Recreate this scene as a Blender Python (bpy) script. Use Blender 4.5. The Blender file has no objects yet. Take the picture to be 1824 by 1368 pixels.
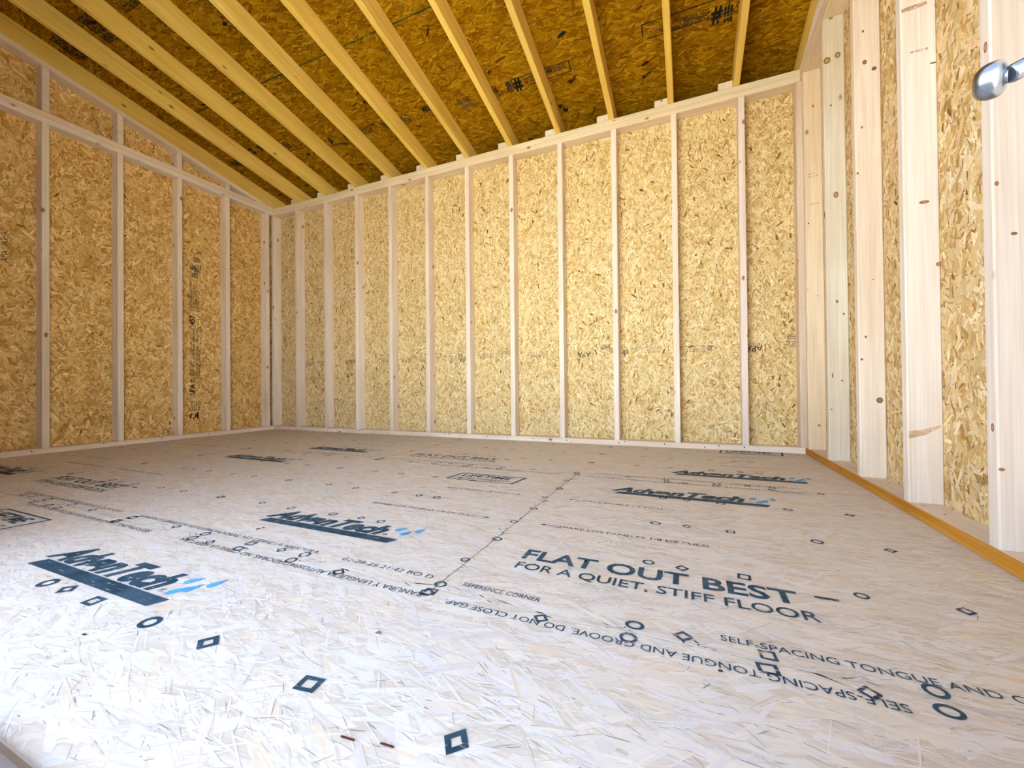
import bpy, bmesh, math, random
import numpy as np
from mathutils import Matrix, Vector

C = bpy.context.scene.collection
SC = bpy.context.scene

# ------------------------------------------------------------------ camera
F_PX, YAW, PITCH, ROLL, CAM_Z = 726.08, 0.40775, 0.00787, -0.00969, 0.4268
fw = Vector((-math.sin(YAW) * math.cos(PITCH), math.cos(YAW) * math.cos(PITCH), math.sin(PITCH)))
rt = Vector((math.cos(YAW), math.sin(YAW), 0))
up = rt.cross(fw)
r2 = math.cos(ROLL) * rt + math.sin(ROLL) * up
u2 = -math.sin(ROLL) * rt + math.cos(ROLL) * up
cam = bpy.data.cameras.new('camera')
cam.sensor_fit = 'HORIZONTAL'
cam.sensor_width = 36
cam.lens = 36 * F_PX / 1824
cam.clip_start = 0.01
camo = bpy.data.objects.new('camera', cam)
C.objects.link(camo)
camo.matrix_world = Matrix(((r2.x, u2.x, -fw.x, 0), (r2.y, u2.y, -fw.y, 0), (r2.z, u2.z, -fw.z, CAM_Z), (0, 0, 0, 1)))
SC.camera = camo

# ------------------------------------------------------------------ sky and exposure
world = bpy.data.worlds.new('sky')
SC.world = world
world.use_nodes = True
wn = world.node_tree.nodes
wl = world.node_tree.links
wn.clear()
w_out = wn.new('ShaderNodeOutputWorld')
w_bg = wn.new('ShaderNodeBackground')
w_bg.inputs['Strength'].default_value = 6.2
w_tc = wn.new('ShaderNodeTexCoord')
w_sep = wn.new('ShaderNodeSeparateXYZ')
w_rmp = wn.new('ShaderNodeValToRGB')
_e = w_rmp.color_ramp.elements
for _ in range(3):
    _e.new(0.5)
for _k, (_p, _c) in enumerate(((0.0, (0.80, 0.91, 1.0)), (0.28, (0.60, 0.72, 0.86)), (0.52, (0.24, 0.32, 0.45)), (0.75, (0.11, 0.16, 0.27)), (1.0, (0.08, 0.13, 0.24)))):
    _e[_k].position = _p
    _e[_k].color = (*_c, 1)
wl.new(w_tc.outputs['Generated'], w_sep.inputs[0])
wl.new(w_sep.outputs['Z'], w_rmp.inputs[0])
wl.new(w_rmp.outputs[0], w_bg.inputs['Color'])
wl.new(w_bg.outputs[0], w_out.inputs[0])
sun = bpy.data.lights.new('sun', 'SUN')
sun.energy = 70.0
sun.angle = 0.01
sun.color = (1.0, 0.95, 0.86)
suno = bpy.data.objects.new('sun', sun)
C.objects.link(suno)
# high behind the shed: it lights the ground before the doorway and never shines in
suno.rotation_euler = Vector((-0.30, -0.52, -1.0)).to_track_quat('-Z', 'Y').to_euler()
SC.view_settings.view_transform = 'Standard'
SC.view_settings.look = 'None'
SC.view_settings.gamma = 1
SC.view_settings.use_curve_mapping = False
SC.view_settings.exposure = 0.87
try:
    SC.cycles.max_bounces = 14
    SC.cycles.diffuse_bounces = 10
except Exception:
    pass

# ------------------------------------------------------------------ dimensions (metres)
SP = 0.4064                     # stud spacing, 16 inches
T, W = 0.0381, 0.0889           # a 2x4
XL, XR, YB, YF = -4.0695, 0.6536, 3.0, 0.209      # inner faces of the framing
OXL, OXR, OYB, OYF = XL - W, XR + W, YB + W, YF - W
ZT = 2.3691                     # top of the double top plate
SLOPE = 0.206
TH = math.atan(SLOPE)
RD = 0.1397                     # rafter depth
RDV = RD / math.cos(TH)
STUD_L = ZT - 2 * T - T
OPX0, OPX1, OPZ = -1.75, 0.125, 1.95              # door opening in the front wall


def roofz(y, off=0.0):
    return ZT + SLOPE * (YB - y) + off


# ------------------------------------------------------------------ materials
def new_mat(name):
    m = bpy.data.materials.new(name)
    m.use_nodes = True
    nt = m.node_tree
    nt.nodes.clear()
    out = nt.nodes.new('ShaderNodeOutputMaterial')
    b = nt.nodes.new('ShaderNodeBsdfPrincipled')
    nt.links.new(b.outputs[0], out.inputs[0])
    b.inputs['Roughness'].default_value = 0.75
    b.inputs['Specular IOR Level'].default_value = 0.08
    return m, nt, b, out


def ramp(nt, stops, fac):
    r = nt.nodes.new('ShaderNodeValToRGB')
    e = r.color_ramp.elements
    while len(e) < len(stops):
        e.new(0.5)
    for k, (p, c) in enumerate(stops):
        e[k].position = p
        e[k].color = (c[0], c[1], c[2], 1) if len(c) > 2 else (c[0],) * 3 + (1,)
    nt.links.new(fac, r.inputs[0])
    return r.outputs[0]


def noise(nt, vec, scale, detail=3, rough=0.55, dist=0.0):
    n = nt.nodes.new('ShaderNodeTexNoise')
    n.inputs['Scale'].default_value = scale
    n.inputs['Detail'].default_value = detail
    n.inputs['Roughness'].default_value = rough
    n.inputs['Distortion'].default_value = dist
    nt.links.new(vec, n.inputs['Vector'])
    return n.outputs['Fac']


def mapping(nt, vec, scale, loc=None):
    mp = nt.nodes.new('ShaderNodeMapping')
    mp.inputs['Scale'].default_value = scale
    nt.links.new(vec, mp.inputs['Vector'])
    if loc is not None:
        nt.links.new(loc, mp.inputs['Location'])
    return mp.outputs[0]


def mixc(nt, mode, fac, a, b):
    mx = nt.nodes.new('ShaderNodeMix')
    mx.data_type = 'RGBA'
    mx.blend_type = mode
    if isinstance(fac, float):
        mx.inputs[0].default_value = fac
    else:
        nt.links.new(fac, mx.inputs[0])
    for s, v in ((mx.inputs[6], a), (mx.inputs[7], b)):
        if isinstance(v, tuple):
            s.default_value = (*v, 1)
        else:
            nt.links.new(v, s)
    return mx.outputs[2]


def lumber_mat(name, dark, light, knot=(0.30, 0.15, 0.06), use_tint=True):
    m, nt, b, out = new_mat(name)
    tc = nt.nodes.new('ShaderNodeTexCoord')
    oi = nt.nodes.new('ShaderNodeObjectInfo')
    sc = nt.nodes.new('ShaderNodeVectorMath')
    sc.operation = 'SCALE'
    sc.inputs[0].default_value = (37.0, 61.0, 23.0)
    nt.links.new(oi.outputs['Random'], sc.inputs['Scale'])
    off = sc.outputs[0]
    v1 = mapping(nt, tc.outputs['Object'], (26, 26, 1.1), off)
    v2 = mapping(nt, tc.outputs['Object'], (150, 150, 3.0), off)
    grain = noise(nt, v1, 1.0, 4, 0.6, 0.8)
    fine = noise(nt, v2, 1.0, 2, 0.5)
    col = ramp(nt, [(0.3, dark), (0.62, light)], grain)
    fcol = ramp(nt, [(0.3, (0.86,)), (0.7, (1.05,))], fine)
    col = mixc(nt, 'MULTIPLY', 0.7, col, fcol)
    blot = noise(nt, mapping(nt, tc.outputs['Object'], (3, 3, 1.3), off), 1.0, 2)
    col = mixc(nt, 'MULTIPLY', 0.5, col, ramp(nt, [(0.35, (0.86, 0.78, 0.68)), (0.6, (1.0, 1.0, 1.0))], blot))
    vo = nt.nodes.new('ShaderNodeTexVoronoi')
    vo.inputs['Scale'].default_value = 1.0
    nt.links.new(mapping(nt, tc.outputs['Object'], (9, 9, 5.0), off), vo.inputs['Vector'])
    kf = ramp(nt, [(0.055, (1.0,)), (0.12, (0.0,))], vo.outputs['Distance'])
    col = mixc(nt, 'MIX', kf, col, knot)
    if use_tint:
        col = mixc(nt, 'MULTIPLY', 1.0, col, oi.outputs['Color'])
    nt.links.new(col, b.inputs['Base Color'])
    bp = nt.nodes.new('ShaderNodeBump')
    bp.inputs['Strength'].default_value = 0.12
    bp.inputs['Distance'].default_value = 0.002
    nt.links.new(fine, bp.inputs['Height'])
    nt.links.new(bp.outputs[0], b.inputs['Normal'])
    return m


def sheet_mat(name, c1, c2, scale=(18, 40, 18)):
    m, nt, b, out = new_mat(name)
    tc = nt.nodes.new('ShaderNodeTexCoord')
    n1 = noise(nt, mapping(nt, tc.outputs['Object'], scale), 1.0, 4, 0.6, 1.0)
    nt.links.new(ramp(nt, [(0.35, c1), (0.65, c2)], n1), b.inputs['Base Color'])
    return m


def strand_mat(name, lo=0.80, hi=1.10, bump=0.25, rough=0.7):
    m, nt, b, out = new_mat(name)
    at = nt.nodes.new('ShaderNodeAttribute')
    at.attribute_name = 'col'
    uv = nt.nodes.new('ShaderNodeUVMap')
    uv.uv_map = 'grain'
    g = noise(nt, mapping(nt, uv.outputs[0], (25, 420, 1)), 1.0, 3, 0.6)
    col = mixc(nt, 'MULTIPLY', 1.0, at.outputs['Color'], ramp(nt, [(0.25, (lo,)), (0.75, (hi,))], g))
    nt.links.new(col, b.inputs['Base Color'])
    b.inputs['Roughness'].default_value = rough
    if bump:
        bp = nt.nodes.new('ShaderNodeBump')
        bp.inputs['Strength'].default_value = bump
        bp.inputs['Distance'].default_value = 0.001
        nt.links.new(g, bp.inputs['Height'])
        nt.links.new(bp.outputs[0], b.inputs['Normal'])
    return m


def ink_mat(name, c1, c2, wear=0.42, stretch=(25, 160, 1), soft=0.06):
    """flat print, worn through where the strands stand proud"""
    m, nt, b, out = new_mat(name)
    geo = nt.nodes.new('ShaderNodeNewGeometry')
    n1 = noise(nt, mapping(nt, geo.outputs['Position'], stretch), 1.0, 4, 0.65)
    n2 = noise(nt, geo.outputs['Position'], 14.0, 3)
    nt.links.new(ramp(nt, [(0.35, c1), (0.65, c2)], n2), b.inputs['Base Color'])
    b.inputs['Roughness'].default_value = 0.6
    tr = nt.nodes.new('ShaderNodeBsdfTransparent')
    mx = nt.nodes.new('ShaderNodeMixShader')
    nt.links.new(ramp(nt, [(wear - soft, (0.0,)), (wear + soft, (1.0,))], n1), mx.inputs[0])
    nt.links.new(tr.outputs[0], mx.inputs[1])
    nt.links.new(b.outputs[0], mx.inputs[2])
    nt.links.new(mx.outputs[0], out.inputs[0])
    return m


def plain_mat(name, c, rough=0.6, metal=0.0):
    m, nt, b, out = new_mat(name)
    tc = nt.nodes.new('ShaderNodeTexCoord')
    n = noise(nt, tc.outputs['Object'], 40.0, 3)
    c = tuple(c)
    nt.links.new(ramp(nt, [(0.3, tuple(x * 0.88 for x in c)), (0.7, c)], n), b.inputs['Base Color'])
    b.inputs['Roughness'].default_value = rough
    b.inputs['Metallic'].default_value = metal
    b.inputs['Specular IOR Level'].default_value = 0.5 if metal else 0.1
    return m


def knot_mat():
    m, nt, b, out = new_mat('knot_wood')
    uv = nt.nodes.new('ShaderNodeUVMap')
    uv.uv_map = 'grain'
    ln = nt.nodes.new('ShaderNodeVectorMath')
    ln.operation = 'LENGTH'
    nt.links.new(uv.outputs[0], ln.inputs[0])
    oi = nt.nodes.new('ShaderNodeObjectInfo')
    col = ramp(nt, [(0.0, (0.42, 0.22, 0.10)), (0.45, (0.34, 0.17, 0.07)), (0.72, (0.12, 0.05, 0.02)), (0.9, (0.55, 0.36, 0.18))], ln.outputs['Value'])
    col = mixc(nt, 'MULTIPLY', 1.0, col, oi.outputs['Color'])
    nt.links.new(col, b.inputs['Base Color'])
    tr = nt.nodes.new('ShaderNodeBsdfTransparent')
    mx = nt.nodes.new('ShaderNodeMixShader')
    nt.links.new(ramp(nt, [(0.75, (0.0,)), (1.0, (1.0,))], ln.outputs['Value']), mx.inputs[0])
    nt.links.new(b.outputs[0], mx.inputs[1])
    nt.links.new(tr.outputs[0], mx.inputs[2])
    nt.links.new(mx.outputs[0], out.inputs[0])
    return m


M = {}
M['pine'] = lumber_mat('pine_lumber', (0.77, 0.67, 0.565), (0.86, 0.80, 0.725))
M['rafter'] = lumber_mat('rafter_lumber', (0.78, 0.54, 0.10), (0.90, 0.67, 0.18))
M['stained'] = lumber_mat('orange_stained_lumber', (0.42, 0.19, 0.025), (0.62, 0.31, 0.05))
M['back_sheet'] = sheet_mat('strand_board_pale', (0.50, 0.33, 0.13), (0.70, 0.52, 0.25))
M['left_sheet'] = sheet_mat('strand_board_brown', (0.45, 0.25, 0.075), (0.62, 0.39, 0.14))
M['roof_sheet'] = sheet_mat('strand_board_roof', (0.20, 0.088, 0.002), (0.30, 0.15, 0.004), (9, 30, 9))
M['floor_sheet'] = sheet_mat('strand_board_floor', (0.62, 0.53, 0.43), (0.74, 0.67, 0.58), (9, 40, 9))
M['strand'] = strand_mat('wood_strands')
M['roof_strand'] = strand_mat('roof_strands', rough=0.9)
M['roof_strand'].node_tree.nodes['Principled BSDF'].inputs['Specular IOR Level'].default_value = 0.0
M['floor_strand'] = strand_mat('floor_strands', 0.88, 1.05, 0.05, 0.6)
M['ink'] = ink_mat('floor_ink', (0.022, 0.052, 0.078), (0.055, 0.105, 0.145), 0.36)
M['ink_faint'] = ink_mat('floor_ink_faint', (0.03, 0.05, 0.08), (0.07, 0.10, 0.15), 0.41)
M['ink_blue'] = ink_mat('blue_ink', (0.07, 0.33, 0.62), (0.13, 0.45, 0.75), 0.36)
M['stamp'] = ink_mat('stamp_ink', (0.010, 0.009, 0.008), (0.022, 0.02, 0.018), 0.29, (60, 60, 60))
M['stamp_faint'] = ink_mat('stamp_ink_faint', (0.05, 0.05, 0.05), (0.10, 0.09, 0.08), 0.40, (60, 60, 60))
M['green_line'] = ink_mat('green_edge_paint', (0.02, 0.06, 0.008), (0.04, 0.10, 0.02), 0.44, (60, 60, 60))
M['knot'] = knot_mat()
M['nail'] = plain_mat('nail_steel', (0.10, 0.07, 0.05), 0.5, 0.4)
M['seam'] = plain_mat('subfloor_board', (0.40, 0.27, 0.12), 0.9)  # brown slab under the panels, seen through their open joints
M['siding'] = plain_mat('outer_siding', (0.45, 0.38, 0.30), 0.8)
M['alu'] = plain_mat('threshold_aluminium', (0.62, 0.64, 0.72), 0.33, 0.9)
M['steel'] = plain_mat('handle_steel', (0.32, 0.345, 0.40), 0.27, 1.0)
M['hole'] = plain_mat('handle_pin_hole', (0.01, 0.01, 0.015), 0.8)
M['screw'] = plain_mat('zinc_screw', (0.55, 0.56, 0.60), 0.35, 0.8)
M['chip'] = plain_mat('bark_chip', (0.085, 0.022, 0.016), 0.9)


# ------------------------------------------------------------------ helpers
def link(name, me, parent=None, mat=None, matrix=None, label=None, kind=None, tint=None):
    o = bpy.data.objects.new(name, me)
    C.objects.link(o)
    if mat is not None and len(me.materials) == 0:
        me.materials.append(mat)
    if matrix is not None:
        o.matrix_world = matrix
    if parent is not None:
        o.parent = parent
        o.matrix_parent_inverse = PINV.setdefault(parent.name, Matrix.Identity(4))
    if label:
        o['label'] = label
    if kind:
        o['kind'] = kind
    o.color = (*(tint or (1, 1, 1)), 1)
    return o


PINV = {}


def register(o, mw):
    """remember the inverse of a parent's world matrix, for children given in world space"""
    PINV[o.name] = mw.inverted()
    return o


def frame(origin, xd, yd):
    x = Vector(xd).normalized()
    y = Vector(yd).normalized()
    z = x.cross(y)
    o = Vector(origin)
    return Matrix(((x.x, y.x, z.x, o.x), (x.y, y.y, z.y, o.y), (x.z, y.z, z.z, o.z), (0, 0, 0, 1)))


def mesh(name, verts, faces):
    me = bpy.data.meshes.new(name)
    me.from_pydata(verts, [], faces)
    me.update()
    return me


BOXES = {}


def box_mesh(sx, sy, sz, bev=0.003, key=''):
    k = (round(sx, 4), round(sy, 4), round(sz, 4), round(bev, 4), key)
    if k not in BOXES:
        bm = bmesh.new()
        bmesh.ops.create_cube(bm, size=1)
        for v in bm.verts:
            v.co = (v.co.x * sx, v.co.y * sy, v.co.z * sz)
        if bev:
            bmesh.ops.bevel(bm, geom=bm.edges[:], offset=bev, segments=1, affect='EDGES', profile=0.5)
        me = bpy.data.meshes.new('board')
        bm.to_mesh(me)
        bm.free()
        BOXES[k] = me
    return BOXES[k]


def board(name, parent, lo, hi, mat, bev=0.003, label=None, tint=None, key='', kind=None):
    """a sawn board between two corners, its local Z along its length"""
    d = [hi[i] - lo[i] for i in range(3)]
    c = [(hi[i] + lo[i]) / 2 for i in range(3)]
    ax = max(range(3), key=lambda i: d[i])
    if ax == 2:
        me = box_mesh(d[0], d[1], d[2], bev, key + mat.name)
        mw = Matrix.Translation(c)
    elif ax == 0:
        me = box_mesh(d[1], d[2], d[0], bev, key + mat.name)
        mw = frame(c, (0, 1, 0), (0, 0, 1))
    else:
        me = box_mesh(d[2], d[0], d[1], bev, key + mat.name)
        mw = frame(c, (0, 0, 1), (1, 0, 0))
    return register(link(name, me, parent, mat, mw, label, kind, tint), mw)


def prism(name, parent, poly, x0, x1, mat, label=None, tint=None, bev=0.003, kind=None):
    """a board cut to a profile in the (y, z) plane and x0..x1 thick; local Z along the slope"""
    mw = frame((x0, poly[0][0], poly[0][1]), (1, 0, 0), (0, math.sin(TH), math.cos(TH)))
    inv = mw.inverted()
    bm = bmesh.new()
    a = [bm.verts.new(inv @ Vector((x0, y, z))) for y, z in poly]
    b = [bm.verts.new(inv @ Vector((x1, y, z))) for y, z in poly]
    n = len(poly)
    bm.faces.new(a)
    bm.faces.new(b[::-1])
    for i in range(n):
        bm.faces.new((a[i], b[i], b[(i + 1) % n], a[(i + 1) % n]))
    bmesh.ops.recalc_face_normals(bm, faces=bm.faces[:])
    if bev:
        bmesh.ops.bevel(bm, geom=bm.edges[:], offset=bev, segments=1, affect='EDGES', profile=0.5)
    me = bpy.data.meshes.new('cut_board')
    bm.to_mesh(me)
    bm.free()
    return register(link(name, me, parent, mat, mw, label, kind, tint), mw)


def slab(name, parent, mw, poly, t, mat, kind=None, label=None):
    """a flat sheet: outline in the frame's (u, v), its seen face at n = 0, t thick behind"""
    n = len(poly)
    vs = [(u, v, 0) for u, v in poly] + [(u, v, -t) for u, v in poly]
    fs = [tuple(range(n)), tuple(range(2 * n - 1, n - 1, -1))]
    fs += [(i, i + n, (i + 1) % n + n, (i + 1) % n) for i in range(n)]
    return register(link(name, mesh('sheet', vs, fs), parent, mat, mw, label, kind), mw)


def structure(o, label, cat):
    o['label'] = label
    o['category'] = cat
    o['kind'] = 'structure'
    return o


def strands(parent, mw, rect, classes, palette, mat, seed, angle=0.0, spread=1.0, z0=0.0002, dz=0.0006, inside=None, tilt=0.0003, clamp=True, vary=0.12):
    """thousands of pressed wood strands lying on a sheet, joined: real thin flakes with their own colour"""
    rng = np.random.default_rng(seed)
    ulo, vlo, uhi, vhi = rect
    area = (uhi - ulo) * (vhi - vlo)
    Ls, Ws, Cs, Zs = [], [], [], []
    for dens, l0, l1, w0, w1, pal, zb in classes:
        n = int(dens * area)
        Ls.append(rng.uniform(l0, l1, n))
        Ws.append(rng.uniform(w0, w1, n))
        p = np.array([c for c, _ in palette[pal]])
        wt = np.array([k for _, k in palette[pal]], float)
        c = p[rng.choice(len(p), n, p=wt / wt.sum())]
        c = c * rng.uniform(1 - vary, 1 + vary, (n, 1)) * rng.uniform(1 - vary / 4, 1 + vary / 4, (n, 3))
        Cs.append(np.clip(c, 0, 0.95))
        Zs.append(rng.random(n) * 0.8 + zb)
    L, Wd, Col, Z = np.concatenate(Ls), np.concatenate(Ws), np.concatenate(Cs), np.concatenate(Zs)
    n = len(L)
    cu, cv = rng.uniform(ulo, uhi, n), rng.uniform(vlo, vhi, n)
    if inside is not None:
        k = inside(cu, cv)
        L, Wd, Col, Z, cu, cv = L[k], Wd[k], Col[k], Z[k], cu[k], cv[k]
        n = len(L)
    a = angle + rng.normal(0, spread, n)
    base = np.array([(-1, -0.6), (-0.35, -1), (0.8, -0.8), (1, 0.45), (0.3, 1), (-0.85, 0.85)])
    P = base[None] * rng.uniform(0.7, 1.1, (n, 6, 2))
    bend = rng.normal(0, 0.12, n)
    lu = P[:, :, 0] * L[:, None] / 2
    lv = P[:, :, 1] * Wd[:, None] / 2 + bend[:, None] * (P[:, :, 0] ** 2) * np.minimum(Wd, 0.006)[:, None]
    U = cu[:, None] + lu * np.cos(a)[:, None] - lv * np.sin(a)[:, None]
    V = cv[:, None] + lu * np.sin(a)[:, None] + lv * np.cos(a)[:, None]
    if clamp:
        U = np.clip(U, ulo, uhi)
        V = np.clip(V, vlo, vhi)
    N = z0 + dz * Z[:, None] + rng.uniform(-tilt, tilt, n)[:, None] * P[:, :, 0] + rng.uniform(-tilt, tilt, n)[:, None] * P[:, :, 1]
    N = np.maximum(N, z0 * 0.5)
    co = np.stack([U, V, N], 2).reshape(-1, 3).astype(np.float32)
    me = bpy.data.meshes.new('strands')
    me.vertices.add(n * 6)
    me.loops.add(n * 6)
    me.polygons.add(n)
    me.vertices.foreach_set('co', co.ravel())
    me.loops.foreach_set('vertex_index', np.arange(n * 6, dtype=np.int32))
    me.polygons.foreach_set('loop_start', np.arange(0, n * 6, 6, dtype=np.int32))
    me.polygons.foreach_set('loop_total', np.full(n, 6, dtype=np.int32))
    at = me.color_attributes.new('col', 'FLOAT_COLOR', 'CORNER')
    c4 = np.ones((n * 6, 4), np.float32)
    c4[:, :3] = np.repeat(Col, 6, 0)
    at.data.foreach_set('color', c4.ravel())
    uvl = me.uv_layers.new(name='grain')
    uv = np.stack([lu + rng.uniform(0, 40, n)[:, None], lv + rng.uniform(0, 40, n)[:, None]], 2).reshape(-1, 2).astype(np.float32)
    uvl.data.foreach_set('uv', uv.ravel())
    me.update()
    return link('wood_strands', me, parent, mat, mw, kind='stuff')


def text_mesh(body, bold=0.0, shear=0.0):
    cu = bpy.data.curves.new('lettering', 'FONT')
    cu.body = body
    cu.resolution_u = 3
    cu.offset = bold
    cu.shear = shear
    to = bpy.data.objects.new('lettering', cu)
    C.objects.link(to)
    dg = bpy.context.evaluated_depsgraph_get()
    dg.update()
    me = bpy.data.meshes.new_from_object(to.evaluated_get(dg))
    bpy.data.objects.remove(to)
    bpy.data.curves.remove(cu)
    return me


def write(body, parent, mw, u, v, h, width=None, mat=None, bold=0.0, shear=0.0, flip=False, n=0.0011, name='printed_lettering', label=None, ang=0.0):
    """lettering printed on a sheet: lower-left corner (u, v) in the sheet's frame, capital height h; flip turns it upside down"""
    me = text_mesh(body, bold, shear)
    co = np.zeros(len(me.vertices) * 3, np.float32)
    me.vertices.foreach_get('co', co)
    co = co.reshape(-1, 3)
    if len(co) == 0:
        return None
    lo, hi = co.min(0), co.max(0)
    co[:, 0] -= lo[0]
    s = h / 0.70
    sx = width / (hi[0] - lo[0]) if width else s
    co[:, 0] *= sx
    co[:, 1] *= s
    co[:, 2] = n
    if flip:
        co[:, 0] *= -1
        co[:, 1] *= -1
    if ang:
        ca, sa = math.cos(ang), math.sin(ang)
        x, y = co[:, 0].copy(), co[:, 1].copy()
        co[:, 0], co[:, 1] = x * ca - y * sa, x * sa + y * ca
    co[:, 0] += u
    co[:, 1] += v
    me.vertices.foreach_set('co', co.ravel())
    me.materials.clear()
    me.update()
    return link(name, me, parent, mat or M['ink'], mw, label)


def flat(name, parent, mw, polys, mat, n=0.0011, label=None, tint=None, kind=None):
    vs, fs = [], []
    for p in polys:
        b = len(vs)
        vs += [(u, v, n) for u, v in p]
        fs.append(tuple(range(b, b + len(p))))
    return link(name, mesh('print', vs, fs), parent, mat, mw, label, kind, tint)


def ring_mesh(kind, r, w, n=0.0011):
    """fastener marks: circle, diamond and square outlines"""
    seg = {'circle': 14, 'diamond': 4, 'square': 4}[kind]
    off = {'circle': 0, 'diamond': 0, 'square': math.pi / 4}[kind]
    ro = r * {'circle': 1, 'diamond': 1.1, 'square': 1.25}[kind]
    ri = ro - w * {'circle': 1, 'diamond': 1.3, 'square': 1.3}[kind]
    vs, fs = [], []
    for rr in (ro, ri):
        for k in range(seg):
            a = off + 2 * math.pi * k / seg
            vs.append((rr * math.cos(a), rr * math.sin(a) * 0.95, n))
    for k in range(seg):
        j = (k + 1) % seg
        fs.append((k, j, seg + j, seg + k))
    me = mesh(kind, vs, fs)
    return me


def knot(parent, mw, u, v, ru, rv, ang=0.0, tint=(1, 1, 1), n=0.0006, name='knot'):
    me = bpy.data.meshes.get('knot_disc')
    if me is None:
        seg = 20
        vs = [(0, 0, 0)] + [(math.cos(2 * math.pi * k / seg), math.sin(2 * math.pi * k / seg), 0) for k in range(seg)]
        me = mesh('knot_disc', vs, [(0, k + 1, (k + 1) % seg + 1) for k in range(seg)])
        uvl = me.uv_layers.new(name='grain')
        for lp in me.loops:
            uvl.data[lp.index].uv = vs[lp.vertex_index][:2]
        me.materials.append(M['knot'])
    m = mw @ Matrix.Translation((u, v, n)) @ Matrix.Rotation(ang, 4, 'Z') @ Matrix.Diagonal((ru, rv, 1, 1))
    return link(name, me, parent, None, m, tint=tint)


# ------------------------------------------------------------------ strand palettes (albedo)
PAL_BACK = {
    'big': [((0.714, 0.552, 0.2640), 5), ((0.771, 0.626, 0.3360), 4), ((0.639, 0.460, 0.1920), 3), ((0.808, 0.690, 0.4240), 2), ((0.545, 0.359, 0.1280), 1.0)],
    'small': [((0.752, 0.598, 0.3040), 4), ((0.564, 0.377, 0.1360), 2), ((0.827, 0.718, 0.4480), 3), ((0.414, 0.248, 0.0720), 1.2)],
    'dark': [((0.150, 0.074, 0.0160), 2), ((0.263, 0.138, 0.0320), 4), ((0.357, 0.202, 0.0560), 3)],
}
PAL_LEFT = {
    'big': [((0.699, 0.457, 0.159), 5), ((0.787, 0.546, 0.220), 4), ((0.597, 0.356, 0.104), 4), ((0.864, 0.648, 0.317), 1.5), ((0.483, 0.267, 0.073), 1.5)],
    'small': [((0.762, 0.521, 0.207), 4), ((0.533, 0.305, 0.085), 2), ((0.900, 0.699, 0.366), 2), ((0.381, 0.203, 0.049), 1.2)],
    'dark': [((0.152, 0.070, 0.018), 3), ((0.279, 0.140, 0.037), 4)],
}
PAL_RIGHT = {
    'big': [((0.64, 0.46, 0.22), 5), ((0.72, 0.55, 0.31), 4), ((0.55, 0.37, 0.15), 3), ((0.78, 0.65, 0.43), 2), ((0.44, 0.27, 0.09), 1.0)],
    'small': [((0.70, 0.53, 0.29), 4), ((0.50, 0.32, 0.12), 2), ((0.78, 0.66, 0.43), 2), ((0.34, 0.19, 0.06), 1.2)],
    'dark': [((0.12, 0.05, 0.015), 2), ((0.24, 0.12, 0.03), 4)],
}
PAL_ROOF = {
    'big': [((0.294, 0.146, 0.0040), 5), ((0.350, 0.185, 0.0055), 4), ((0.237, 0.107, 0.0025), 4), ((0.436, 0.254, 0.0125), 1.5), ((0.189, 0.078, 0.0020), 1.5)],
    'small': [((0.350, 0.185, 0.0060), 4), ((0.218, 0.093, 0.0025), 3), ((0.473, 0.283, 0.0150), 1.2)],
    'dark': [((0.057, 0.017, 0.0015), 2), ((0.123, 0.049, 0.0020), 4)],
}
PAL_FLOOR = {
    'big': [((0.758, 0.688, 0.601), 5), ((0.779, 0.716, 0.634), 4), ((0.731, 0.646, 0.545), 3), ((0.758, 0.716, 0.678), 3), ((0.753, 0.634, 0.490), 1.0), ((0.700, 0.634, 0.590), 1.5)],
    'small': [((0.790, 0.732, 0.656), 4), ((0.678, 0.592, 0.501), 2.5), ((0.731, 0.688, 0.668), 2), ((0.742, 0.613, 0.467), 0.8)],
    'dark': [((0.488, 0.388, 0.312), 4), ((0.382, 0.290, 0.234), 2), ((0.530, 0.495, 0.512), 2)],
}
# density per m2, length range, width range, palette, layer
CL_WALL = [(1500, .045, .12, .010, .026, 'big', 0.0), (2600, .02, .06, .004, .012, 'small', 0.4), (1300, .012, .038, .0015, .0048, 'dark', 0.7), (500, .03, .09, .006, .016, 'big', 0.9), (40, .03, .06, .010, .016, 'dark', 0.9)]
CL_LEFT = [(1500, .05, .13, .012, .034, 'big', 0.0), (2000, .02, .06, .005, .014, 'small', 0.4), (600, .012, .035, .0015, .004, 'dark', 0.6), (500, .04, .10, .008, .022, 'big', 0.9), (15, .03, .05, .008, .014, 'dark', 0.9)]
CL_ROOF = [(1100, .06, .15, .012, .034, 'big', 0.0), (1500, .03, .08, .004, .014, 'small', 0.4), (250, .015, .045, .0015, .005, 'dark', 0.6), (400, .05, .11, .008, .022, 'big', 0.9), (8, .05, .10, .014, .03, 'dark', 0.9)]
CL_FLOOR = [(900, .06, .16, .008, .030, 'big', 0.0), (4200, .025, .09, .0012, .005, 'small', 0.4), (1200, .006, .035, .0006, .0018, 'dark', 0.7), (160, .04, .11, .005, .016, 'big', 0.7)]

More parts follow.
